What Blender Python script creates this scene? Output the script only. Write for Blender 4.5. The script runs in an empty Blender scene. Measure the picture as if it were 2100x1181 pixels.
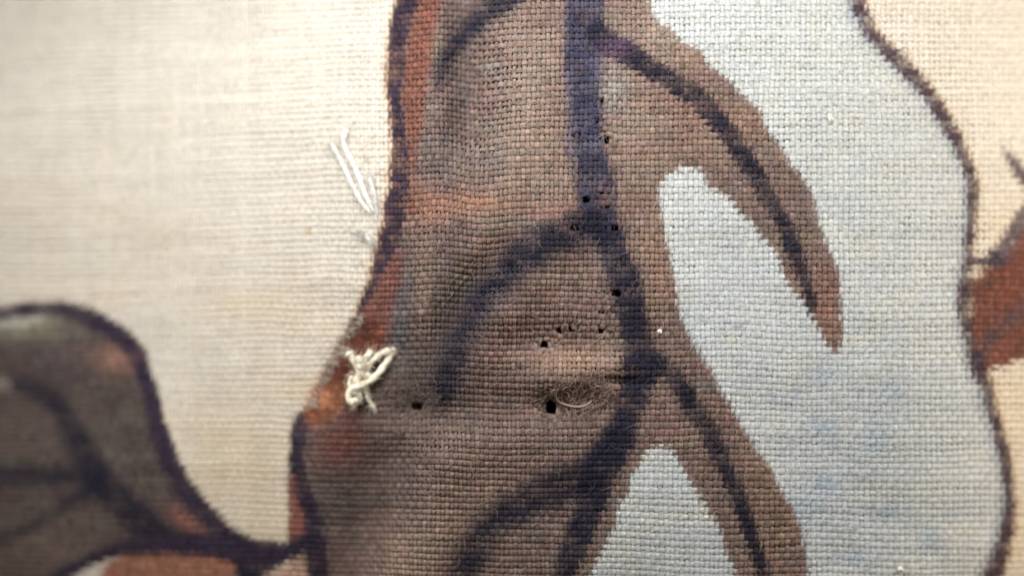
import bpy, math, random
import numpy as np

random.seed(4); rng = np.random.default_rng(4)
S = 4.5e-5            # metres per unit of the working scale (one unit = 0.045 mm of cloth)
D = 1870.0            # camera height above the focus plane, in units
W, H = 2100.0, 1181.0 # width and height of the framed piece of cloth
scene = bpy.context.scene
C = scene.collection

# ------------------------------------------------------------------ camera, light, exposure
cam = bpy.data.cameras.new('camera')
cam.sensor_width = 36; cam.lens = 36*D/W
cam.clip_start = 0.002; cam.clip_end = 10
cam.dof.use_dof = True; cam.dof.focus_distance = (D-26)*S
cam.dof.aperture_fstop = (cam.lens*0.001)/(132*S)      # a lens opening of about 4 mm
co = bpy.data.objects.new('camera', cam); co.location = (0, 0, D*S); C.objects.link(co)
scene.camera = co

world = bpy.data.worlds.new('World'); scene.world = world; world.use_nodes = True
bg = world.node_tree.nodes['Background']
bg.inputs[0].default_value = (1.0, 0.83, 0.63, 1); bg.inputs[1].default_value = 0.21

def area_lamp(name, loc, target, sx, sy, power, col):
    l = bpy.data.lights.new(name, 'AREA'); l.shape = 'RECTANGLE'
    l.size = sx*S; l.size_y = sy*S; l.energy = power; l.color = col
    o = bpy.data.objects.new(name, l); C.objects.link(o)
    o.location = tuple(c*S for c in loc)
    import mathutils
    d = mathutils.Vector(target)-mathutils.Vector(loc)
    o.rotation_euler = d.to_track_quat('-Z', 'Y').to_euler()
area_lamp('window_light', (-360, 1180, 1150), (0, 150, 0), 2600, 550, 0.117, (0.985, 0.985, 0.97))
area_lamp('room_lamp', (2700, 330, 430), (1200, 100, 0), 700, 700, 0.082, (1.0, 0.86, 0.68))

scene.view_settings.view_transform = 'Standard'; scene.view_settings.look = 'None'
scene.view_settings.exposure = 0; scene.view_settings.gamma = 1

# ------------------------------------------------------------------ small tools
class Noise:
    """smooth value noise on a plane"""
    def __init__(self, seed, n=128):
        self.g = np.random.default_rng(seed).uniform(-1, 1, (n, n)); self.n = n
    def __call__(self, x, y, sx, sy=None):
        sy = sy or sx
        u = np.asarray(x, float)/sx+17.3; v = np.asarray(y, float)/sy+31.7
        i = np.floor(u).astype(int); j = np.floor(v).astype(int)
        a = u-i; b = v-j; a = a*a*(3-2*a); b = b*b*(3-2*b)
        n = self.n; g = self.g
        return ((g[i % n, j % n]*(1-a)+g[(i+1) % n, j % n]*a)*(1-b)
                + (g[i % n, (j+1) % n]*(1-a)+g[(i+1) % n, (j+1) % n]*a)*b)
N1, N2, N3, N4, N5, N6 = [Noise(s) for s in (11, 12, 13, 14, 15, 16)]

def sstep(a, b, x):
    """smooth step from 0 at a to 1 at b (a may be the larger)"""
    t = np.clip((x-a)/(b-a), 0, 1); return t*t*(3-2*t)
def gauss(x, s): return np.exp(-(x/s)**2)
def lin(r, g, b):
    f = lambda c: (c/255/12.92) if c/255 <= .04045 else ((c/255+.055)/1.055)**2.4
    return np.array([f(r), f(g), f(b)])
def spline(pts, n=8):
    """Catmull-Rom through points of any dimension"""
    p = np.array(pts, float)
    p = np.vstack([2*p[0]-p[1], p, 2*p[-1]-p[-2]])
    out = []
    for i in range(1, len(p)-2):
        t = np.linspace(0, 1, n, endpoint=False)[:, None]
        a, b, c, d = p[i-1], p[i], p[i+1], p[i+2]
        out.append(.5*((2*b)+(-a+c)*t+(2*a-5*b+4*c-d)*t*t+(-a+3*b-3*c+d)*t**3))
    out.append(p[-2][None])
    return np.vstack(out)

# ------------------------------------------------------------------ the shape of the cloth
_xs = np.array([-700, -150, 0, 300, 600, 760, 860, 1000, 1200, 1500, 1750, 1900, 2000, 2100, 2240, 2800], float)
_sl = np.array([.42, .42, .40, .38, .36, .34, .27, .10, .00, -.03, -.10, -.26, -.50, -.75, -.85, -.85])
_fx = np.arange(-700, 2801, 5.0); _fs = np.interp(_fx, _xs, _sl)
_fz = np.concatenate([[0], np.cumsum((_fs[1:]+_fs[:-1])*2.5)]); _fz -= np.interp(1000, _fx, _fz)

def worn(px, py):
    """the felted sunken patch beside the tuft"""
    d = (px-703)*.887+(py-752)*.461; e = (py-752)*.887-(px-692)*.461
    return np.exp(-(d/30)**4-(e/112)**4)
def height(px, py):
    z = np.interp(px, _fx, _fz)
    z = z-(py-620)**2*.75e-4-np.clip(360-py, 0, 600)**2*2.2e-4*(sstep(800, 200, px)+sstep(1700, 2050, px))
    win = sstep(400, 520, py)*(1-sstep(700, 880, py))
    z = z+34*win*(sstep(832, 884, px)-.5)*gauss(px-856, 120)
    z = z+44*np.exp(-((px-990)/190)**2-((py-470)/210)**2)
    top = 1-sstep(240, 380, py)
    z = z+top*(-44*gauss(px-960, 46)+20*gauss(px-890, 38)+22*gauss(px-1070, 66))
    # folds that run down to the lower edge
    d = (px-880)+(py-900)*.33
    z = z+sstep(860, 960, py)*(32*gauss(d-40, 64)-32*gauss(d+75, 58))
    d = (px-1010)+(py-560)*.62
    z = z+gauss(py-600, 190)*(-30*gauss(d+20, 54)+18*gauss(d-80, 57))
    # pucker round the torn hole
    z = z+22*gauss(py-772-(px-1190)*-.12, 34)*gauss(px-1185, 110)-16*gauss(py-700, 38)*gauss(px-1140, 140)
    z = z-12*gauss(np.hypot(px-1200, (py-815)*1.4), 50)-16*gauss(np.hypot(px-1130, py-832), 34)
    z = z-24*gauss(np.hypot(px-805, py-730), 48)-20*gauss(np.hypot(px-855, py-834), 36)
    z = z-13*gauss((py-838)-(px-1000)*-.05, 52)*gauss(px-1010, 190)+12*gauss((py-905)-(px-1000)*-.12, 55)*gauss(px-1020, 150)
    # the slit and its slack edges
    z = z+80*sstep(520, 1100, py)*sstep(720, 100, px)-70*sstep(420, 0, py)*sstep(650, 0, px)
    z = z-14*worn(px, py)
    z = z-13*gauss(py-778-(px-1260)*.08, 15)*gauss(px-1265, 60)
    z = z-6*gauss(np.hypot(px-1215, py-330), 60)
    return z+5*N1(px, py, 170)+2.2*N2(px, py, 62)

def surf(px, py, dz=0.0):
    """a place on the cloth, in units, and its normal"""
    z = height(px, py)+dz
    k = (D-z)/D
    return np.stack([(px-W/2)*k, (H/2-py)*k, z], -1)

# ------------------------------------------------------------------ the print: dyes laid on a plane
G = 2.0; X0, Y0 = -160.0, -160.0
gw, gh = int((W+320)/G), int((H+320)/G)
GX, GY = np.meshgrid(X0+np.arange(gw)*G, Y0+np.arange(gh)*G)
WX = GX+2.6*N3(GX, GY, 19)+2.0*N4(GX, GY, 55); WY = GY+2.6*N4(GX, GY, 17)+2.0*N3(GX, GY, 60)
PR = np.zeros((gh, gw, 3))

def boxblur(a, r):
    r = int(round(r))
    if r < 1: return a
    k = np.ones(2*r+1)/(2*r+1)
    for ax in (0, 1):
        for _ in range(2):
            pad = [(0, 0), (0, 0)]; pad[ax] = (r+1, r)
            c = np.cumsum(np.pad(a, pad, mode='edge'), axis=ax)
            a = (c[2*r+1:]-c[:-2*r-1])/(2*r+1) if ax == 0 else (c[:, 2*r+1:]-c[:, :-2*r-1])/(2*r+1)
    return a
def inside(pts, x, y):
    p = np.array(pts, float); r = np.zeros(np.shape(x), bool)
    for (ax, ay), (bx, by) in zip(p, np.roll(p, -1, 0)):
        if ay == by: continue
        r ^= ((ay > y) != (by > y)) & (x < (bx-ax)*(y-ay)/(by-ay)+ax)
    return r
def lay(mask, col, mix=1.0):
    global PR
    a = (mask*mix)[..., None]
    PR = PR*(1-a)+np.asarray(col)*a
def fill(pts, col, soft=3, mix=1.0, smooth=False):
    if smooth: pts = spline(list(pts)+[pts[0]], 6)[:-1]
    lay(boxblur(inside(pts, WX, WY).astype(float), soft/G/2), col, mix)
def stroke(pts, col, soft=5, mix=1.0, grow=0, uneven=.38):
    p = spline(pts, 8); m = np.zeros((gh, gw))
    for a, b in zip(p[:-1], p[1:]):
        r = max(a[2], b[2])/2+soft+8+grow
        i0 = max(0, int((min(a[0], b[0])-r-X0)/G)); i1 = min(gw, int((max(a[0], b[0])+r-X0)/G)+2)
        j0 = max(0, int((min(a[1], b[1])-r-Y0)/G)); j1 = min(gh, int((max(a[1], b[1])+r-Y0)/G)+2)
        if i1 <= i0 or j1 <= j0: continue
        x = WX[j0:j1, i0:i1]; y = WY[j0:j1, i0:i1]
        dx, dy = b[0]-a[0], b[1]-a[1]; L = dx*dx+dy*dy+1e-9
        t = np.clip(((x-a[0])*dx+(y-a[1])*dy)/L, 0, 1)
        d = np.hypot(x-a[0]-t*dx, y-a[1]-t*dy)-((a[2]+(b[2]-a[2])*t)/2+grow)
        m[j0:j1, i0:i1] = np.maximum(m[j0:j1, i0:i1], 1-sstep(-soft*1.0, soft*.9, d))
    lay(m*(1-uneven*np.clip(N6(GX+300, GY, 26, 18)+.15, 0, 1)), col, mix)
def blot(x, y, rx, ry, col, mix=.6, rot=0):
    c, s = math.cos(rot), math.sin(rot)
    u = ((WX-x)*c+(WY-y)*s)/rx; v = (-(WX-x)*s+(WY-y)*c)/ry
    lay(np.exp(-(u*u+v*v)), col, mix)

CREAM = np.array([.85, .765, .65]); WHITE = np.array([.605, .648, .675])
BROWN = np.array([.205, .142, .126]); TAN = np.array([.35, .27, .225]); GREY = np.array([.20, .175, .155])
NAVY = np.array([.0155, .0155, .032]); NAVYTOP = np.array([.088, .087, .145]); LINE = np.array([.036, .025, .048])
RUST = np.array([.29, .10, .058]); REDBR = np.array([.215, .088, .064]); SLATE = np.array([.13, .135, .15])

PR[:] = CREAM
# age stains on the bare cloth, thinned towards the top to imitate brighter light
st = N5(GX, GY, 240, 110)*.6+N6(GX, GY, 90, 55)*.4
PR *= (1-.10*np.clip(st, 0, 1))[..., None]*np.array([1, 1, 1.])
PR *= 1-np.clip(N6(GX, GY, 130, 60), 0, 1)[..., None]*np.array([.0, .055, .12])*sstep(60, 700, GY)[..., None]
PR *= 1-np.clip(N5(GX+900, GY, 34, 22), 0, 1)[..., None]*np.array([.0, .03, .07])*sstep(60, 700, GY)[..., None]
for x, y, rx, ry, m in ((500, 960, 130, 120, .7), (430, 860, 90, 70, .35), (560, 1080, 80, 60, .5), (240, 560, 190, 60, .18), (520, 640, 150, 70, .35), (120, 420, 170, 50, .25),
                     (330, 470, 120, 40, .25), (600, 780, 90, 60, .35), (2080, 880, 60, 170, .4), (2075, 1110, 60, 90, .5), (2050, 470, 60, 60, .3), (60, 590, 120, 40, .15)):
    blot(x, y, rx, ry, (.82, .645, .44), m)
blot(633, 473, 7, 7, (.62, .40, .18), .7)
for x, y, r in ((747, 298, 6), (780, 358, 6), (740, 540, 8), (752, 330, 9)): blot(x, y, r, r, (.33, .25, .17), .6)

# pale blue-white field behind the figure
right_line = [(1748, -30, 30), (1755, 0, 28), (1773, 43, 29), (1800, 83, 30), (1840, 123, 34), (1877, 163, 33), (1910, 207, 32), (1940, 253, 32),
              (1967, 300, 30), (1987, 350, 28), (1993, 394, 28), (1993, 427, 26), (1990, 477, 24), (1985, 520, 21), (1982, 560, 24), (1980, 600, 35),
              (1981, 644, 32), (1990, 694, 32), (2000, 740, 34), (2013, 777, 30), (2023, 800, 27), (2037, 847, 27), (2050, 897, 26), (2063, 954, 24),
              (2070, 1004, 22), (2070, 1054, 25), (2060, 1104, 32), (2047, 1147, 36), (2033, 1181, 40), (2010, 1230, 42), (1980, 1310, 42)]
fill([(1180, -60), (1740, -60)]+[(a, b) for a, b, c in right_line]+[(1980, 1340), (1180, 1340)], WHITE, 3)
fm = inside([(1180, -60), (1740, -60)]+[(a, b) for a, b, c in right_line]+[(1980, 1340), (1180, 1340)], GX, GY).astype(float)
lay(fm*np.clip(N5(GX, GY, 42, 30), 0, 1)*.5, (.68, .68, .58))
lay(fm*(1-sstep(100, 700, GY))*.5, (.625, .64, .61))
lay(fm*np.clip(N6(GX, GY, 60, 45)-.1, 0, 1)*.6*sstep(300, 1000, GY), (.50, .57, .64))
for x, y, rx, ry in ((1700, 930, 130, 110), (1830, 860, 90, 120), (1760, 1080, 130, 90), (1620, 1100, 60, 90)): blot(x, y, rx, ry, (.47, .54, .63), .40)
for x, y, rx, ry in ((1637, 803, 10, 7), (1690, 880, 18, 14), (1795, 900, 17, 24), (1830, 803, 22, 13), (1808, 1050, 26, 14), (1700, 990, 18, 14),
                     (1693, 1000, 14, 10), (1680, 770, 24, 14), (1905, 1110, 22, 11), (1750, 1140, 25, 12), (1660, 1040, 30, 16)):
    blot(x, y, rx*1.5, ry*1.5, (.30, .40, .53), .5)
blot(1890, 1010, 60, 30, (.60, .62, .54), .5)

# the brown figure
left_edge = [(838, -40), (822, 0), (803, 60), (800, 100), (795, 180), (797, 215), (804, 260), (801, 340), (797, 394), (783, 474), (777, 494), (760, 560), (750, 600),
             (733, 640), (706, 690), (690, 730), (655, 790), (636, 822), (617, 844), (598, 887), (594, 937), (594, 987), (592, 1040), (592, 1100), (598, 1181), (600, 1320)]
right_edge = [(1210, 1320), (1210, 1181), (1227, 1140), (1247, 1107), (1267, 1070), (1270, 1034), (1287, 1014), (1293, 974), (1313, 947), (1330, 922), (1357, 914), (1377, 920),
              (1387, 934), (1403, 967), (1423, 1000), (1450, 1040), (1477, 1094), (1497, 1147), (1510, 1181), (1540, 1320), (1670, 1320), (1657, 1181), (1653, 1147), (1643, 1087),
              (1627, 1047), (1600, 1007), (1580, 964), (1550, 927), (1523, 877), (1500, 837), (1473, 797), (1467, 777), (1440, 734), (1420, 704), (1400, 658), (1390, 627),
              (1380, 561), (1370, 504), (1353, 444), (1350, 394), (1367, 361), (1400, 343), (1440, 353), (1452, 383), (1480, 397), (1517, 431), (1543, 457), (1567, 494),
              (1593, 521), (1613, 581), (1647, 624), (1667, 651), (1693, 694), (1712, 722), (1722, 714), (1731, 684), (1724, 627), (1723, 581), (1713, 544), (1693, 494),
              (1677, 454), (1663, 394), (1640, 367), (1613, 327), (1593, 290), (1567, 260), (1557, 227), (1533, 207), (1500, 170), (1467, 147), (1447, 130), (1435, 105),
              (1400, 90), (1387, 75), (1367, 53), (1343, 47), (1330, 0), (1322, -40)]
body = left_edge+right_edge
fill(body, BROWN, 3)
bm_ = boxblur(inside(body, WX, WY).astype(float), 1)
def onbody(col, mask, mix): lay(bm_*mask, col, mix)
onbody((.26, .215, .17), np.clip(N5(GX, GY, 60, 30), 0, 1), .55)
onbody((.27, .165, .145), np.clip(N6(GX, GY, 44, 26), 0, 1), .6)
onbody((.155, .13, .13), np.clip(N4(GX, GY, 80, 70), 0, 1), .35)
onbody((.16, .17, .185), np.clip(N3(GX, GY, 37, 22)-.25, 0, 1), .55)
def zone(x, y, rx, ry, col, mix, rot=0):
    c, s = math.cos(rot), math.sin(rot)
    u = ((WX-x)*c+(WY-y)*s)/rx; v = (-(WX-x)*s+(WY-y)*c)/ry
    onbody(col, np.exp(-(u*u+v*v)), mix)
zone(1100, 170, 62, 150, TAN*.9, .5); zone(1090, 330, 70, 80, (.36, .28, .21), .4)
zone(1330, 60, 70, 60, TAN, .75); zone(1310, 260, 60, 120, (.35, .27, .22), .5)
zone(1260, 180, 26, 40, (.35, .36, .34), .5); zone(1500, 260, 110, 60, (.36, .23, .16), .5)
zone(960, 420, 100, 26, (.36, .19, .125), .7); zone(880, 420, 50, 40, (.30, .135, .095), .6)
zone(1140, 432, 70, 14, (.36, .19, .16), .5); zone(1180, 745, 90, 36, (.40, .27, .20), .6)
zone(1340, 520, 36, 160, (.34, .23, .17), .5)
zone(850, 1120, 62, 110, TAN, .85, .4); zone(960, 900, 130, 40, (.28, .205, .165), .6); zone(960, 985, 110, 60, (.29, .22, .18), .6, -.5)  # lit ridge of the lower fold lightened in the dye
zone(800, 1130, 50, 70, (.40, .24, .17), .35)
zone(700, 960, 90, 150, (.095, .071, .068), .78); zone(900, 760, 110, 100, (.115, .084, .08), .7); zone(770, 960, 120, 140, (.11, .082, .077), .6); zone(1010, 880, 230, 90, (.17, .12, .106), .5)  # shaded sides of the folds darkened in the dye
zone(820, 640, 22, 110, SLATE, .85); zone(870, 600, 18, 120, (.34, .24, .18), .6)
zone(900, 330, 40, 60, (.22, .185, .17), .5); zone(1420, 130, 30, 30, (.34, .22, .16), .5)
zone(1580, 1020, 60, 160, (.25, .17, .125), .6)
zone(1690, 640, 34, 90, (.29, .16, .125), .7)
# fold shade and light put into the trunk's dye: a dark pass left of centre, a pale one beside it
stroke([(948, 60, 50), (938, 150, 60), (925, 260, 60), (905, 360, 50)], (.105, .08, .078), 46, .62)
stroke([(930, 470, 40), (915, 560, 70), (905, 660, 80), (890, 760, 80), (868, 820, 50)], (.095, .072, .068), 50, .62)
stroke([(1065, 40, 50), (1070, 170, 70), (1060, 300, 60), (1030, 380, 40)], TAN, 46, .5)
stroke([(1205, 776, 4), (1250, 774, 9), (1300, 780, 9), (1345, 786, 4)], (.05, .04, .045), 7, .8)  # shade of the crease drawn as a dark line in the dye
zone(828, 800, 48, 44, (.07, .052, .05), .6)
# red band along the left outline
fill([(862, -40), (850, 30), (838, 80), (830, 130), (826, 200), (830, 262), (836, 310), (846, 370), (838, 440), (850, 440), (853, 394), (854, 317), (863, 267),
      (873, 200), (887, 117), (897, 50), (900, 0), (908, -40)], REDBR, 8, .92)
fill([(823, 500), (826, 560), (812, 620), (800, 680), (780, 720), (760, 720), (735, 680), (742, 640), (775, 580), (795, 530)], (.21, .082, .066), 14, .85)
zone(690, 915, 45, 45, (.17, .062, .05), .8); zone(725, 880, 24, 46, (.16, .055, .045), .6)
# dark strokes on the figure
stroke([(1208, -40, 80), (1201, 0, 78), (1196, 80, 72), (1192, 150, 64), (1205, 230, 62), (1212, 320, 60), (1222, 394, 80), (1240, 470, 62), (1266, 530, 62),
        (1283, 594, 70), (1300, 660, 62), (1310, 730, 72), (1308, 787, 74), (1295, 820, 62), (1283, 854, 60), (1270, 887, 66), (1250, 930, 76), (1225, 985, 70),
        (1216, 1020, 66), (1205, 1054, 56), (1192, 1087, 56), (1178, 1120, 56), (1167, 1154, 48), (1158, 1181, 43), (1130, 1310, 40)], NAVY*1.15, 9, .96)
lay((1-sstep(150, 640, WY))*sstep(1146, 1172, WX-np.clip(WY-300, 0, 300)*.28)*(1-sstep(1222, 1250, WX-np.clip(WY-300, 0, 300)*.22))*(.75+.5*N6(GX, GY, 30, 24)), NAVYTOP, .72)
stroke([(1262, 905, 50), (1200, 972, 60), (1140, 1000, 72), (1065, 1040, 58), (1030, 1062, 52), (1000, 1087, 50), (968, 1137, 50), (948, 1181, 50), (920, 1310, 50)], NAVY, 24, .93, grow=7)
stroke([(1225, 70, 50), (1250, 92, 50), (1300, 118, 46), (1335, 142, 42), (1400, 185, 44), (1440, 213, 44), (1483, 260, 43), (1510, 300, 40), (1543, 347, 37),
        (1573, 407, 32), (1592, 436, 31), (1617, 480, 34), (1630, 527, 34), (1647, 577, 26), (1660, 617, 24), (1664, 644, 16)], NAVY, 5, .95)
blot(1262, 98, 34, 22, (.15, .09, .15), .7)
stroke([(1220, 470, 62), (1180, 476, 62), (1133, 492, 62), (1090, 515, 66), (1067, 530, 62), (1033, 572, 54), (1000, 600, 52), (977, 634, 50), (960, 670, 42), (943, 704, 42),
        (922, 754, 40), (916, 787, 38), (914, 812, 30)], NAVY, 30, .96, grow=10, uneven=.35)
stroke([(1075, -30, 40), (1045, 4, 42), (993, 27, 48), (967, 58, 44), (940, 84, 38), (918, 110, 34), (907, 143, 30), (900, 178, 16)], NAVY*1.15, 16, .9)
stroke([(1318, 735, 40), (1352, 748, 40), (1378, 775, 40), (1400, 800, 40), (1420, 837, 40), (1450, 880, 40), (1470, 927, 37), (1493, 974, 35), (1511, 1020, 34), (1530, 1070, 34),
        (1544, 1114, 29), (1560, 1160, 32), (1568, 1190, 32), (1600, 1310, 32)], NAVY*.95, 7, .95)
# left outline with the lens's orange fringe painted on its outer side
up = [(852, -40, 60), (838, 0, 44), (820, 60, 40), (815, 100, 34), (811, 150, 32), (810, 200, 29), (815, 260, 27), (819, 300, 32), (820, 350, 40), (818, 394, 44), (810, 440, 46),
      (803, 474, 44), (793, 505, 36), (772, 560, 24), (758, 600, 17), (738, 640, 8)]
stroke([(a-7, b, c) for a, b, c in up], (.50, .27, .12), 7, .7)
stroke(up, LINE, 5, .97)
stroke([(630, 838, 12), (618, 860, 26), (613, 887, 36), (610, 937, 34), (613, 987, 36), (630, 1037, 46), (643, 1087, 46), (650, 1130, 44), (652, 1181, 42), (655, 1310, 42)], LINE*.9, 8, .96)
fill([(592, 980), (604, 975), (612, 1020), (622, 1060), (624, 1090), (600, 1112), (592, 1100)], (.27, .10, .075), 6, .85)
# right outline, lens blur and fringe painted blue-grey on its inner side
stroke([(a-13, b+3, c) for a, b, c in right_line], (.30, .33, .40), 12, .65)
stroke([(a+9, b-3, c) for a, b, c in right_line], (.62, .42, .25), 9, .45)
stroke(right_line, (.060, .036, .052), 6, .97)

# lower left limb
limb_out = [(-160, 660), (0, 631), (50, 621), (133, 620), (167, 628), (213, 650), (253, 675), (283, 700), (298, 720), (310, 760), (320, 787), (333, 837), (347, 887), (360, 930),
            (380, 970), (400, 1000), (433, 1040), (483, 1095), (520, 1115), (547, 1120), (587, 1115), (622, 1098)]
limb = limb_out+[(624, 1122), (567, 1165), (540, 1190), (483, 1190), (483, 1160), (433, 1145), (333, 1140), (250, 1140), (213, 1150), (150, 1181), (60, 1250), (-160, 1320)]
fill(limb, (.086, .064, .062), 4)
lm = boxblur(inside(limb, WX, WY).astype(float), 1)
lay(lm*np.clip(N5(GX, GY, 60, 40), 0, 1), (.115, .10, .075), .6)
lay(lm*np.clip(N6(GX, GY, 50, 35), 0, 1), (.12, .08, .078), .5)
lay(lm*np.clip(N4(GX, GY, 34, 20), 0, 1), (.13, .115, .108), .45)
lay(lm*np.clip(N3(GX, GY, 48, 26)-.1, 0, 1), (.075, .062, .066), .6)
lay(lm*gauss(WX-100, 120)*gauss(WY-1120, 70), (.19, .14, .12), .6)
lay(lm*gauss(WX-50, 90)*gauss(WY-890, 50), (.145, .105, .095), .6)
lay(lm*gauss(WX-250, 50)*gauss(WY-735, 30), (.32, .17, .13), .8)
lay(lm*gauss(WX-60, 90)*gauss(WY-668, 26), (.27, .245, .19), .75)
blot(30, 660, 70, 10, (.62, .60, .50), .8, -.12)
blot(385, 1068, 44, 20, (.26, .11, .085), .8, .5)
stroke([(-10, 786, 26), (40, 785, 30), (85, 805, 42), (130, 852, 50), (158, 900, 56), (180, 950, 62), (225, 1005, 64), (285, 1065, 64), (340, 1100, 50), (400, 1115, 40)], NAVY*.85, 18, .86)
stroke([(-160, 965, 40), (0, 974, 40), (80, 975, 38), (160, 972, 40), (200, 975, 40)], NAVY*.9, 16, .85)
stroke([(195, 1000, 40), (130, 1042, 30), (60, 1085, 26), (0, 1105, 26), (-160, 1150, 26)], NAVY*.95, 16, .75)
blot(6, 786, 16, 12, (.42, .33, .28), .8)
stroke([(-160, 668, 28), (0, 645, 27), (50, 634, 26), (100, 632, 27), (140, 638, 33), (190, 658, 36), (235, 682, 36), (268, 710, 36), (286, 742, 34), (300, 787, 30), (316, 850, 34),
        (332, 900, 36), (352, 960, 38), (380, 1010, 40), (420, 1055, 38), (465, 1098, 36), (510, 1126, 40), (550, 1136, 44), (600, 1126, 40), (640, 1105, 30)], LINE*.95, 9, .96)
fill([(417, 1097), (333, 1097), (233, 1112), (190, 1130), (140, 1156), (83, 1190), (150, 1190), (213, 1150), (250, 1140), (333, 1140), (433, 1145), (490, 1165), (560, 1165), (620, 1120), (560, 1110)], LINE*.95, 8, .94)
fill([(205, 1166), (253, 1138), (333, 1136), (430, 1142), (485, 1156), (485, 1330), (150, 1330)], (.30, .12, .075), 5, .95)
fill([(150, 1184), (190, 1162), (214, 1158), (205, 1190)], CREAM*.9, 6)
fill([(485, 1155), (545, 1180), (520, 1330), (480, 1330)], NAVY*.8, 7, .95)
fill([(545, 1186), (575, 1164), (610, 1148), (626, 1145), (632, 1330), (540, 1330)], (.52, .34, .26), 7, .95)
# the piece of another limb at the right edge
fill([(1992, 552), (2040, 548), (2078, 495), (2110, 430), (2260, 300), (2260, 700), (2110, 738), (2040, 752), (2012, 765), (1998, 700)], (.16, .056, .040), 5)
rm = (GX > 1995)*gauss(GY-650, 140)*(PR[..., 0] > PR[..., 2]*2.2)
lay(rm*np.clip(N4(GX, GY, 30, 20), 0, 1), (.10, .05, .045), .7); lay(rm*np.clip(N5(GX, GY, 26, 18), 0, 1), (.23, .10, .075), .6)
fill([(2030, 520), (2062, 470), (2100, 408), (2150, 330), (2260, 280), (2260, 420), (2120, 455), (2085, 500), (2060, 545), (2030, 552)], (.14, .105, .12), 8, .95)
stroke([(1992, 540, 16), (2020, 536, 24), (2055, 535, 28)], LINE, 7, .95)
blot(2002, 562, 13, 10, CREAM, .75)
stroke([(2008, 728, 22), (2035, 690, 26), (2070, 658, 26), (2110, 630, 26), (2240, 560, 26)], (.075, .055, .07), 14, .85)
stroke([(1996, 735, 30), (2014, 752, 20)], LINE, 8, .9)
fill([(2048, 306), (2075, 318), (2105, 345), (2180, 380), (2180, 430), (2108, 396), (2082, 366), (2064, 338)], (.085, .055, .085), 8, .92)

# needle marks and rubbed places in the strokes
blot(1240, 405, 16, 22, (.17, .10, .10), .7); blot(1215, 352, 34, 9, (.045, .04, .05), .6); blot(1212, 300, 30, 10, (.17, .15, .19), .5)
fill([(740, 645), (790, 680), (780, 720), (735, 760), (716, 815), (690, 850), (640, 880), (622, 848), (645, 805), (690, 745), (705, 700)], RUST*.85, 7, .93)
blot(668, 815, 34, 34, (.56, .25, .13), .9); blot(700, 745, 30, 40, (.25, .085, .055), .5); blot(745, 672, 18, 24, (.10, .05, .05), .7)

PR = np.clip(PR, .008, .9)
def dye(px, py):
    u = np.clip((px-X0)/G, 0, gw-1.01); v = np.clip((py-Y0)/G, 0, gh-1.01)
    i = u.astype(int); j = v.astype(int); a = (u-i)[..., None]; b = (v-j)[..., None]
    return (PR[j, i]*(1-a)+PR[j, i+1]*a)*(1-b)+(PR[j+1, i]*(1-a)+PR[j+1, i+1]*a)*b

# ------------------------------------------------------------------ materials
def mat_thread(name, attr=True, col=(.8, .8, .8), grain=.34, rough=.85, fib=4200):
    m = bpy.data.materials.new(name); m.use_nodes = True
    nt = m.node_tree; N = nt.nodes; L = nt.links; p = N['Principled BSDF']
    p.inputs['Roughness'].default_value = rough
    p.inputs['Specular IOR Level'].default_value = .14
    p.inputs['Sheen Weight'].default_value = .03
    tc = N.new('ShaderNodeTexCoord')
    no = N.new('ShaderNodeTexNoise'); no.inputs['Scale'].default_value = fib; no.inputs['Detail'].default_value = 3
    L.new(tc.outputs['Object'], no.inputs['Vector'])
    mr = N.new('ShaderNodeMapRange'); mr.inputs['From Min'].default_value = .25; mr.inputs['From Max'].default_value = .75
    mr.inputs['To Min'].default_value = 1-grain; mr.inputs['To Max'].default_value = 1+grain
    L.new(no.outputs['Fac'], mr.inputs['Value'])
    oi = N.new('ShaderNodeObjectInfo')
    m2 = N.new('ShaderNodeMapRange'); m2.inputs['To Min'].default_value = .93; m2.inputs['To Max'].default_value = 1.05
    L.new(oi.outputs['Random'], m2.inputs['Value'])
    mu = N.new('ShaderNodeMath'); mu.operation = 'MULTIPLY'
    L.new(mr.outputs[0], mu.inputs[0]); L.new(m2.outputs[0], mu.inputs[1])
    sc = N.new('ShaderNodeVectorMath'); sc.operation = 'SCALE'
    if attr:
        at = N.new('ShaderNodeAttribute'); at.attribute_name = 'dye'; L.new(at.outputs['Color'], sc.inputs[0])
    else:
        sc.inputs[0].default_value = col
    L.new(mu.outputs[0], sc.inputs['Scale'])
    L.new(sc.outputs[0], p.inputs['Base Color'])
    bp = N.new('ShaderNodeBump'); bp.inputs['Strength'].default_value = .5; bp.inputs['Distance'].default_value = 3*S
    L.new(no.outputs['Fac'], bp.inputs['Height']); L.new(bp.outputs[0], p.inputs['Normal'])
    if attr:                                   # light spreads inside the yarn
        sw = N.new('ShaderNodeVectorMath'); sw.operation = 'DOT_PRODUCT'; sw.inputs[1].default_value = (.28, .34, .18)
        L.new(at.outputs['Color'], sw.inputs[0]); L.new(sw.outputs['Value'], p.inputs['Subsurface Weight'])
        p.inputs['Subsurface Radius'].default_value = (1.0, .97, .93)
        p.inputs['Subsurface Scale'].default_value = 14*S
    return m
M_CLOTH = mat_thread('printed_linen')
M_LINING = mat_thread('lining', grain=.10, fib=900)
M_FUZZ = mat_thread('linen_fuzz', grain=.1)
M_COTTON = mat_thread('cream_cotton', False, (.88, .82, .68), .22, fib=2000)
M_WHITE = mat_thread('white_cotton', False, (.90, .89, .85), .10)
M_LINT = mat_thread('lint', False, (.85, .84, .78), .10)

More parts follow.
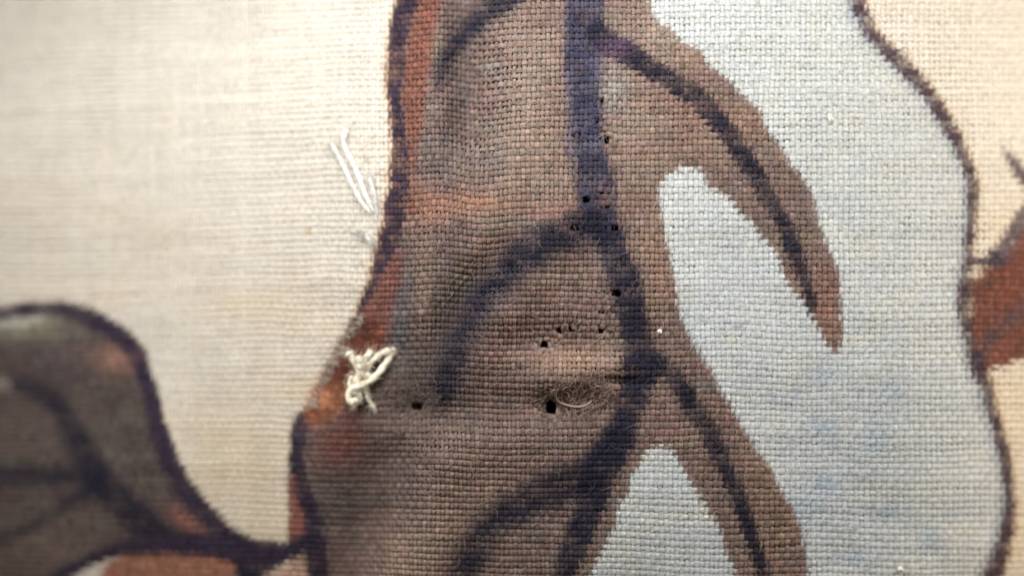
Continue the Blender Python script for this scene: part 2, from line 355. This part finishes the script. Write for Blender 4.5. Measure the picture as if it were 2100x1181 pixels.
# ------------------------------------------------------------------ objects
def link_mesh(name, verts, faces, mat, parent=None, cols=None, smooth=True):
    """verts (n,3) in units, faces (m,4); one object"""
    me = bpy.data.meshes.new(name)
    n, m = len(verts), len(faces); k = faces.shape[1]
    me.vertices.add(n); me.vertices.foreach_set('co', (np.asarray(verts)*S).astype(np.float32).ravel())
    me.loops.add(m*k); me.loops.foreach_set('vertex_index', np.ascontiguousarray(faces, dtype=np.int32).ravel())
    me.polygons.add(m); me.polygons.foreach_set('loop_start', np.arange(0, m*k, k, dtype=np.int32))
    me.polygons.foreach_set('use_smooth', np.full(m, smooth))
    me.update(calc_edges=True)
    if cols is not None:
        a = me.color_attributes.new('dye', 'FLOAT_COLOR', 'POINT')
        a.data.foreach_set('color', np.concatenate([cols, np.ones((n, 1))], 1).astype(np.float32).ravel())
    me.materials.append(mat)
    o = bpy.data.objects.new(name, me); C.objects.link(o)
    if parent: o.parent = parent
    return o
def root(name, label, cat, group=None):
    o = bpy.data.objects.new(name, None); C.objects.link(o); o.empty_display_size = .002
    o['label'] = label; o['category'] = cat
    if group: o['group'] = group
    return o
def tag(o, label, cat, group=None):
    o['label'] = label; o['category'] = cat
    if group: o['group'] = group
    return o

# ---- weave ---------------------------------------------------------------
pit_x = np.array([-400, 0, 500, 650, 760, 860, 950, 1150, 1300, 1500, 1800, 2100, 2400], float)
pit_v = np.array([7.6, 7.6, 7.7, 7.9, 8.3, 8.8, 9.3, 9.4, 9.8, 10.4, 11.1, 11.0, 9.5])
MX, MY = 115, 100
warp = [-MX]
while warp[-1] < W+MX: warp.append(warp[-1]+np.interp(warp[-1], pit_x, pit_v)*(1+random.uniform(-.07, .07)))
warp = np.array(warp); wpit = np.gradient(warp)
weft = [-MY]
while weft[-1] < H+MY: weft.append(weft[-1]+13.0*(1+random.uniform(-.08, .08)))
weft = np.array(weft); fpit = np.gradient(weft)
NW, NF = len(warp), len(weft)
print('warp', NW, 'weft', NF)

holes = [(1185, 278, 7, 7), (1224, 252, 5, 5), (1236, 208, 4, 7), (1243, 284, 5, 9), (1201, 409, 10, 8), (1235, 396, 7, 3), (1243, 425, 8, 5), (1179, 471, 10, 6), (1259, 470, 9, 6),
         (1265, 604, 13, 7), (1235, 640, 7, 5), (1149, 677, 6, 8), (1172, 672, 8, 6), (1233, 676, 8, 5), (1117, 711, 10, 9), (1129, 834, 13, 17), (856, 833, 14, 9), (806, 720, 7, 6)]

def row_shift(x, y):
    s = np.interp(x, [-200, 300, 900, 1500, 2300], [.955, .965, 1.0, 1.02, 1.035])
    dy = (y-560)*(s-1)
    dy = dy+np.interp(x, [-200, 0, 700, 900], [16, 13, 0, 0])*(1-sstep(500, 1000, y))
    c = gauss(y-300, 330)
    dy = dy+c*(9*gauss(x-985, 60)-6*gauss(x-905, 50))
    return dy+4.5*N3(x, y, 190, 150)+1.8*N4(x, y, 70, 60)
def col_shift(x, y):
    return 4*N5(x, y, 160, 230)+1.5*N6(x, y, 50, 90)
def open_holes(x, y, c0, axis):
    """threads pushed aside by the holes; c0 is the thread's own coordinate across itself, at the hole"""
    for hx, hy, rx, ry in holes:
        if axis == 0:
            d = x-hx; R = rx*.76+3.4; g = R*R*np.exp(-((y-hy)/(ry*1.15+3))**2)
            sg = np.where(c0-hx >= 0, 1.0, -1.0); x = np.where(np.abs(d) < 60, hx+sg*np.sqrt(d*d+g), x)
        else:
            d = y-hy; R = ry*.76+3.8; g = R*R*np.exp(-((x-hx)/(rx*1.15+3))**2)
            sg = np.where(c0-hy >= 0, 1.0, -1.0); y = np.where(np.abs(d) < 60, hy+sg*np.sqrt(d*d+g), y)
    return x, y

K = 4                                                    # rings between one crossing and the next
ANG = np.radians([0, 52, 128, 180, 270]); NS = len(ANG)  # flattened five-sided section, rounded on top
BM = boxblur(bm_, 12)
def dyed(px, py):
    i = np.clip((px-X0)/G, 0, gw-1).astype(int); j = np.clip((py-Y0)/G, 0, gh-1).astype(int)
    return BM[j, i]
def normals(px, py):
    e = 2.0
    a = surf(px+e, py)-surf(px-e, py); b = surf(px, py-e)-surf(px, py+e)
    n = np.cross(a, b); n /= np.linalg.norm(n, axis=-1, keepdims=True)
    return n
def lateral(n, t):
    l = np.cross(t, n); return l/np.linalg.norm(l, axis=-1, keepdims=True)

def thread_mesh(name, px, py, over, halfw, halfh, jit, parent):
    """px, py: thread line; over: height above the cloth's middle; one closed-section tube"""
    n = normals(px, py); c = surf(px, py)
    t = np.gradient(c, axis=0); lat = lateral(n, t)
    c = c+n*over[:, None]
    ca, sa = np.cos(ANG), np.sin(ANG)
    v = c[:, None]+lat[:, None]*(halfw[:, None]*ca)[..., None]+n[:, None]*(halfh[:, None]*sa)[..., None]
    r = len(px)
    # print colour where each vertex lies on the cloth, ragged by the thread that carries it
    dpx = np.gradient(px); dpy = np.gradient(py); L = np.hypot(dpx, dpy)
    ox = -dpy/L; oy = dpx/L
    qx = px[:, None]+ox[:, None]*(halfw[:, None]*ca)*-.8+jit[0][:, None]
    qy = py[:, None]+oy[:, None]*(halfw[:, None]*ca)*-.8+jit[1][:, None]
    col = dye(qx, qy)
    dark = np.clip(1.25-col.mean(-1, keepdims=True)*1.5, .25, 1)
    col = col*np.clip(1+(jit[2]-1)[:, None, :]*dark, .4, 1.7)
    i = np.arange(r-1)[:, None]*NS; j = np.arange(NS)[None]; j2 = (j+1) % NS
    f = np.stack([i+j, i+j2, i+NS+j2, i+NS+j], -1)
    f = f.reshape(-1, 4); v = v.reshape(-1, 3); col = col.reshape(-1, 3)
    return link_mesh(name, v, f, M_CLOTH, parent, col)

cloth = root('printed_cloth', 'worn cream linen cloth printed with a dark-outlined brown figure, pierced by needle holes', 'cloth')
R1 = np.random.default_rng(8)
for i in range(NW):
    u = np.linspace(0, NF-1, (NF-1)*K+1)
    y = np.interp(u, np.arange(NF), weft); x = np.full_like(y, warp[i])
    y = y+row_shift(x, y); x = x+col_shift(x, y)+.9*N1(y+i*613., np.full_like(y, i*91.), 26)
    x, y = open_holes(x, y, warp[i]+col_shift(warp[i], y), 0)
    tilt = math.sqrt(1+np.interp(warp[i], _xs, _sl)**2)
    p = wpit[i]*tilt
    sgn = 1 if i % 2 == 0 else -1
    dd = dyed(x, y); ww = worn(x, y)
    over = sgn*np.cos(np.pi*u)*(1.25+1.2*dd)*(1-.8*ww)
    slub = 1+.22*N2(y+i*377., np.full_like(y, i*53.), 40)+.07*R1.normal()
    hw = p*(.49-.05*dd+.1*ww)*slub*(1-.10*sgn*np.cos(np.pi*u)); hh = (1.9+.8*dd)*np.sqrt(slub)
    k = np.round(u).astype(int)
    jx, jy, jb = R1.normal(0, 1.3, NF), R1.normal(0, 1.6, NF), 1+R1.normal(0, .14, (NF, 1))+R1.normal(0, .03, (NF, 3))
    thread_mesh('warp_thread', x, y, over, hw, hh, (jx[k], jy[k], jb[k]), cloth)
for j in range(NF):
    u = np.linspace(0, NW-1, (NW-1)*K+1)
    x = np.interp(u, np.arange(NW), warp); y = np.full_like(x, weft[j])
    y = y+row_shift(x, y); x = x+col_shift(x, y)
    y = y+1.0*N1(x+j*511., np.full_like(x, j*77.), 34)
    x, y = open_holes(x, y, weft[j]+row_shift(x, weft[j]), 1)
    sgn = 1 if j % 2 == 0 else -1
    dd = dyed(x, y); ww = worn(x, y)
    over = -sgn*np.cos(np.pi*u)*(1.25+1.2*dd)*(1-.8*ww)
    slub = 1+.22*N2(x+j*283., np.full_like(x, j*41.), 60)+.07*R1.normal()
    hw = fpit[j]*(.495-.033*dd+.06*ww)*slub*(1-.06*sgn*-np.cos(np.pi*u)); hh = (1.8+1.15*dd)*np.sqrt(slub)
    k = np.round(u).astype(int)
    tone = 1+R1.normal(0, .045)
    jx, jy, jb = R1.normal(0, 1.6, NW), R1.normal(0, 1.3, NW), tone*(1+R1.normal(0, .14, (NW, 1))+R1.normal(0, .03, (NW, 3)))
    thread_mesh('weft_thread', x, y, over, hw, hh, (jx[k], jy[k], jb[k]), cloth)

# ---- lining seen through the slit and the holes ----------------------------
lx = np.arange(-560, W+561, 12.0); ly = np.arange(-460, H+461, 12.0)
LX, LY = np.meshgrid(lx, ly)
gap = 20+24*gauss(np.hypot(LX-1130, LY-832), 40)
lv = surf(LX, LY, -gap).reshape(-1, 3)
nx, ny = len(lx), len(ly)
a = (np.arange(ny-1)[:, None]*nx+np.arange(nx-1)[None]).ravel()
lf = np.stack([a, a+nx, a+nx+1, a+1], -1)
lc = np.tile(np.array([.62, .55, .45]), (ny, nx, 1))
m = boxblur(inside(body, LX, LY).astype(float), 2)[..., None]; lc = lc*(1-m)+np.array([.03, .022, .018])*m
out = (LX < -MX+10) | (LX > W+MX-10) | (LY < -MY+10) | (LY > H+MY-10)
lc[out] = dye(LX, LY)[out]
tag(link_mesh('lining_cloth', lv, lf, M_LINING, None, lc.reshape(-1, 3)), 'dark brown lining glimpsed through the needle holes in the printed cloth', 'lining')

# ---- tubes: strands, fibres ------------------------------------------------
def tube(P, rad, sides=6, ply=0.0, turns=0.0, cap=True):
    P = np.asarray(P, float); n = len(P)
    T = np.gradient(P, axis=0); T /= np.linalg.norm(T, axis=1, keepdims=True)+1e-12
    ref = np.array([.31, .17, .93]); A = np.cross(T, ref); A /= np.linalg.norm(A, axis=1, keepdims=True)+1e-12
    B = np.cross(T, A)
    rad = np.broadcast_to(np.asarray(rad, float), (n,))
    th = np.linspace(0, 2*np.pi, sides, endpoint=False)
    s = np.concatenate([[0], np.cumsum(np.linalg.norm(np.diff(P, axis=0), axis=1))]); s = s/max(s[-1], 1e-9)
    rr = rad[:, None]*(1+ply*np.cos(2*(th[None]-2*np.pi*turns*s[:, None])))
    V = P[:, None]+rr[..., None]*(np.cos(th)[None, :, None]*A[:, None]+np.sin(th)[None, :, None]*B[:, None])
    i = np.arange(n-1)[:, None]*sides; j = np.arange(sides)[None]; j2 = (j+1) % sides
    F = np.stack([i+j, i+j2, i+sides+j2, i+sides+j], -1).reshape(-1, 4)
    V = V.reshape(-1, 3)
    if cap:
        e0, e1 = len(V), len(V)+1
        V = np.vstack([V, P[0]-T[0]*rad[0]*.5, P[-1]+T[-1]*rad[-1]*.5])
        q = np.arange(sides); q2 = (q+1) % sides; b = (n-1)*sides
        F = np.vstack([F, np.stack([q2, q, np.full(sides, e0), np.full(sides, e0)], -1)[:, [0, 1, 2, 2]], np.stack([b+q, b+q2, np.full(sides, e1), np.full(sides, e1)], -1)])
    return V, F
def strand(name, pts, r, mat, parent, taper=(1, 1), turns=None, sides=10, n=10, cols=None):
    """pts: (px, py, lift above the cloth)"""
    p = spline(pts, n)
    P = surf(p[:, 0], p[:, 1]); P[:, 2] += p[:, 2]
    L = np.linalg.norm(np.diff(P, axis=0), axis=1).sum()
    k = np.linspace(0, 1, len(P))
    rad = r*np.interp(k, [0, .12, .88, 1], [taper[0], 1, 1, taper[1]])*(1+.08*np.sin(k*23+r))
    V, F = tube(P, rad, sides, .11, L/(r*7.5) if turns is None else turns, cap=False)
    # rounded ends
    nv = len(V)
    V = np.vstack([V, P[0]+(P[0]-P[1])/np.linalg.norm(P[0]-P[1])*rad[0]*.5, P[-1]+(P[-1]-P[-2])/np.linalg.norm(P[-1]-P[-2])*rad[-1]*.5])
    me = bpy.data.meshes.new(name)
    q = list(range(sides)); b = (len(P)-1)*sides
    faces = [tuple(f) for f in F.tolist()]+[((i+1) % sides, i, nv) for i in q]+[(b+i, b+(i+1) % sides, nv+1) for i in q]
    me.from_pydata((V*S).tolist(), [], faces); me.polygons.foreach_set('use_smooth', np.ones(len(faces), bool))
    me.materials.append(mat)
    if cols is not None:
        at = me.color_attributes.new('dye', 'FLOAT_COLOR', 'POINT')
        at.data.foreach_set('color', np.tile(np.append(cols, 1.0), len(V)).astype(np.float32))
    o = bpy.data.objects.new(name, me); C.objects.link(o)
    if parent: o.parent = parent
    return o
def fibres(name, specs, mat, parent, colour=None, sides=3):
    """many fine hairs as one mesh of kind stuff; specs: list of (px,py,lift) polylines with radius"""
    VV, FF, CC, off = [], [], [], 0
    for pts, r, cc in specs:
        p = np.asarray(pts, float)
        P = surf(p[:, 0], p[:, 1]); P[:, 2] += p[:, 2]
        V, F = tube(P, r*np.interp(np.linspace(0, 1, len(P)), [0, .7, 1], [1, 1, .4]), sides, cap=False)
        VV.append(V); FF.append(F+off); off += len(V); CC.append(np.tile(cc, (len(V), 1)))
    o = link_mesh(name, np.vstack(VV), np.vstack(FF), mat, parent, np.vstack(CC))
    o['kind'] = 'stuff'
    return o
def hair(x, y, lift, length, curl, n=6, ang=None, up=4):
    a = R1.uniform(0, 2*np.pi) if ang is None else ang
    k = R1.normal(0, curl)
    pts = []
    z0 = lift; top = R1.uniform(.4, 1)*up
    for i in range(n):
        t = i/(n-1)
        pts.append((x, y, z0+top*math.sin(t*2.4)))
        x += math.cos(a)*length/(n-1); y += math.sin(a)*length/(n-1)
        a += k+R1.normal(0, .18)
    return pts

specs = []
for _ in range(3400):
    x = R1.uniform(600, 1900); y = R1.uniform(-20, 1200)
    c = dye(np.array([x]), np.array([y]))[0]
    if c[0] > .6 and R1.random() < .45: continue
    cc = np.clip(c*R1.uniform(1.0, 2.2)+.03, 0, .8)
    specs.append((hair(x, y, 3.5, R1.uniform(8, 30), .35, up=6), R1.uniform(.32, .6), cc))
for hx, hy, rx, ry in holes:
    for _ in range(5):
        a = R1.uniform(0, 6.28); x = hx+(rx+5)*math.cos(a); y = hy+(ry+5)*math.sin(a)
        c = dye(np.array([x]), np.array([y]))[0]
        specs.append((hair(x, y, R1.uniform(-3, 3), R1.uniform(6, 15), .3, 5, ang=a+math.pi+R1.normal(0, .6), up=3), R1.uniform(.4, .7), np.clip(c*R1.uniform(.8, 1.5), 0, .8)))
fibres('surface_fuzz', specs, M_FUZZ, cloth)

# frayed mat of fibres beside the torn hole, and by the smaller one
specs = []
for _ in range(520):
    t = R1.random(); q = R1.uniform(0, 6.28); e = R1.random()**.6; x = 1192+62*e*math.cos(q); y = 810+27*e*math.sin(q)+(x-1190)*-.1
    if not (1122 < x < 1255): continue
    h = hair(x, y, R1.uniform(2, 8), R1.uniform(14, 44), .5, 7, up=9)
    if min(math.hypot((a-1130)/17, (b-832)/23) for a, b, _z in h) < 1 or max(a for a, b, _z in h) > 1272: continue
    specs.append((h, R1.uniform(.45, 1.0), np.array([.30, .215, .185])*R1.uniform(.5, 1.5)))
for _ in range(170):
    a = R1.uniform(0, 2*np.pi); x = 1130+18*math.cos(a); y = 832+22*math.sin(a)
    specs.append((hair(x, y, 3, R1.uniform(4, 9), .3, 5, ang=a+R1.normal(0, 1.0), up=5), R1.uniform(.4, .7), np.array([.33, .25, .18])*R1.uniform(.6, 1.3)))
for _ in range(150):
    x = 850+R1.normal(0, 30); y = 815+R1.normal(0, 17)
    h = hair(x, y, R1.uniform(2, 6), R1.uniform(10, 28), .4, 6, up=8)
    if min(math.hypot((a-855)/15, (b-833)/11) for a, b, _z in h) < 1: continue
    specs.append((h, R1.uniform(.4, .75), np.array([.23, .175, .15])*R1.uniform(.5, 1.3)))
fibres('frayed_fibre', specs, M_FUZZ, cloth)
# short felted hair on the worn patch, and the pale fringe of the bare cloth above it
specs = []
for _ in range(1500):
    x = R1.uniform(625, 770); y = R1.uniform(640, 880)
    if worn(x, y) < .4: continue
    c = dye(np.array([x]), np.array([y]))[0]
    if c[0] > .42: continue
    specs.append((hair(x, y, R1.uniform(1, 5), R1.uniform(10, 26), .25, 5, up=4), R1.uniform(.5, 1.0), np.clip(c*R1.uniform(.8, 1.25), 0, .8)))
fibres('felted_hair', specs, M_FUZZ, cloth)
specs = []
lip = spline([(738, 645), (722, 668), (704, 700), (690, 732), (664, 770), (644, 806), (630, 836)], 12)
for _ in range(110):
    q = lip[R1.integers(len(lip))]; x = q[0]+R1.normal(1, 3); y = q[1]+R1.normal(0, 3)
    specs.append((hair(x, y, R1.uniform(3, 7), R1.uniform(8, 22), .2, 5, ang=R1.normal(.45, .5), up=3), R1.uniform(.5, 1.0), np.array([.82, .74, .62])*R1.uniform(.85, 1.05)))
fibres('frayed_fibre', specs, M_FUZZ, cloth)
fc = np.array([.33, .26, .21])
strand('snag_loop', [(1136, 796, 3), (1139, 808, 9), (1147, 822, 13), (1167, 830, 15), (1188, 832, 14), (1206, 826, 12), (1216, 815, 8), (1219, 806, 2)], 2.3, M_FUZZ, cloth, cols=fc)
# ---- cream tuft of cut sewing thread ---------------------------------------
tuft = root('thread_tuft', 'knotted cream tuft of cut sewing thread standing beside the worn rust brown patch', 'thread tuft')
tuft_lines = []
def tuft_strand(pts, r, taper):
    tuft_lines.append(pts); return strand('strand', pts, r, M_COTTON, tuft, taper)
tuft_strand([(812, 716, -6), (804, 718, 8), (794, 720, 16), (781, 726, 22), (768, 736, 24), (758, 748, 22), (750, 757, 16)], 6.9, (.7, .9))
tuft_strand([(812, 722, -8), (804, 727, 8), (793, 744, 18), (782, 760, 22), (770, 773, 24), (752, 784, 26), (737, 790, 27), (725, 796, 28), (719, 805, 28), (722, 817, 26), (730, 822, 24), (735, 815, 26)], 7.3, (.7, 1.05))
tuft_strand([(721, 722, 34), (727, 731, 32), (735, 742, 30), (741, 754, 26), (740, 768, 22), (734, 780, 20), (727, 790, 16)], 8.3, (1.25, .8))
tuft_strand([(741, 731, 38), (743, 738, 34), (744, 750, 28), (748, 762, 20), (757, 770, 12)], 9.6, (1.1, .7))
tuft_strand([(765, 719, 26), (759, 727, 28), (752, 738, 27), (746, 750, 23), (742, 762, 18)], 7.4, (1.05, .8))
tuft_strand([(748, 764, 20), (756, 766, 20), (762, 774, 16), (752, 786, 12), (738, 792, 10)], 7.3, (.8, .8))
tuft_strand([(747, 786, 12), (751, 798, 14), (757, 814, 12), (764, 828, 9), (771, 841, 4)], 4.3, (.9, .6))
tuft_strand([(724, 725, 30), (733, 735, 31), (747, 741, 29), (757, 747, 24)], 5.6, (1.2, .7))
tuft_strand([(722, 806, 24), (728, 800, 26), (738, 802, 24), (741, 812, 22), (734, 826, 18)], 5.2, (.8, 1.2))
tuft_strand([(727, 768, 24), (722, 782, 26), (726, 795, 24), (738, 800, 20)], 4.9, (.8, .8))
def fray(pts, n, long, col):
    p = spline(pts, 8); out = []
    for _ in range(n):
        i = R1.integers(1, len(p)); t = p[i]-p[i-1]
        a = math.atan2(t[1], t[0])+(math.pi if R1.random() < .5 else 0)+R1.normal(0, .45)
        out.append((hair(p[i][0]+R1.normal(0, 2.5), p[i][1]+R1.normal(0, 2.5), p[i][2]+R1.normal(1, 2), R1.uniform(.4, 1)*long, .2, 6, ang=a, up=4), R1.uniform(.35, .7), col))
    return out
specs = []
for o_pts in tuft_lines: specs += fray(o_pts, 80, 22, np.array([.84, .77, .62]))
for _ in range(160):
    q = [(721, 722, 32), (741, 733, 36), (764, 720, 26), (735, 780, 24), (750, 785, 26), (728, 820, 24), (738, 760, 26), (780, 730, 22)][R1.integers(8)]
    specs.append((hair(q[0]+R1.normal(0, 5), q[1]+R1.normal(0, 5), q[2]+R1.normal(0, 3), R1.uniform(9, 26), .4, 6, up=4), R1.uniform(.3, .55), np.array([.84, .77, .62])))
specs.append(([(727, 756, 26), (718, 764, 30), (712, 778, 31), (712, 790, 28), (716, 797, 24)], .6, np.array([.84, .76, .62])))
specs.append(([(729, 758, 26), (721, 766, 30), (717, 776, 31), (717, 788, 28), (720, 795, 24)], .55, np.array([.84, .76, .62])))
fibres('stray_fibre', specs, M_FUZZ, tuft)

# ---- white thread ends on the cream cloth ----------------------------------
gp = 'white thread ends along the left outline'
def loose(pts, r, taper, label):
    t = root('loose_thread', label, 'thread', gp)
    strand('strand', pts, r, M_WHITE, t, taper)
    strand('strand', [(a+R1.normal(1.5, 1.2), b+R1.normal(0, 1.2), c+1.5) for a, b, c in pts[:-1]]+[pts[-1]], r*.62, M_WHITE, t, (.5, .8))
    fibres('stray_fibre', fray(pts, 70, 24, np.array([.9, .89, .85]))+fray(pts[:2], 26, 26, np.array([.9, .89, .85])), M_FUZZ, t)
loose([(681, 296, 6), (690, 312, 6), (708, 346, 6), (729, 392, 6), (745, 418, 8), (760, 437, 2)], 4.9, (.7, .7),
      'long white thread end lying furthest left on the cream cloth')
loose([(712, 270, 8), (706, 280, 8), (708, 300, 9), (727, 340, 9), (741, 374, 8), (752, 404, 6), (768, 436, 2)], 5.2, (1.15, .7),
      'long white thread end with a thick bent tip at its top')
loose([(759, 360, 8), (761, 375, 9), (765, 395, 8), (771, 420, 6), (774, 444, 1)], 4.0, (.6, .7),
      'short faint white thread end close beside the purple outline')
loose([(739, 471, 9), (747, 480, 6), (757, 491, 8), (766, 503, 1)], 5.4, (.8, .7),
      'stubby white thread end below the long ones beside the outline')

# ---- specks of lint ----------------------------------------------------------
def speck(x, y, r, label, mat):
    n = 9
    th, ph = np.meshgrid(np.linspace(0, 2*np.pi, n, endpoint=False), np.linspace(.25, np.pi-.25, 6))
    rr = r*(1+.25*R1.normal(size=th.shape))
    P = surf(np.array(x, float), np.array(y, float))+np.array([0, 0, 4.0])
    V = np.stack([rr*np.sin(ph)*np.cos(th)*1.2, rr*np.sin(ph)*np.sin(th), rr*np.cos(ph)*.6], -1).reshape(-1, 3)+P
    i = np.arange(5)[:, None]*n; j = np.arange(n)[None]; j2 = (j+1) % n
    F = np.stack([i+j, i+n+j, i+n+j2, i+j2], -1).reshape(-1, 4)
    tag(link_mesh('lint_speck', V, F, mat), label, 'lint', 'specks of lint on the cloth')
speck(1702, 246, 5, 'white lint speck on the pale field right of the upper branch', M_LINT)
speck(1352, 680, 4.5, 'pinkish white lint speck beside the dark spine stroke', M_LINT)
speck(1845, 1166, 5.5, 'cream lint speck near the bottom edge of the pale field', M_LINT)
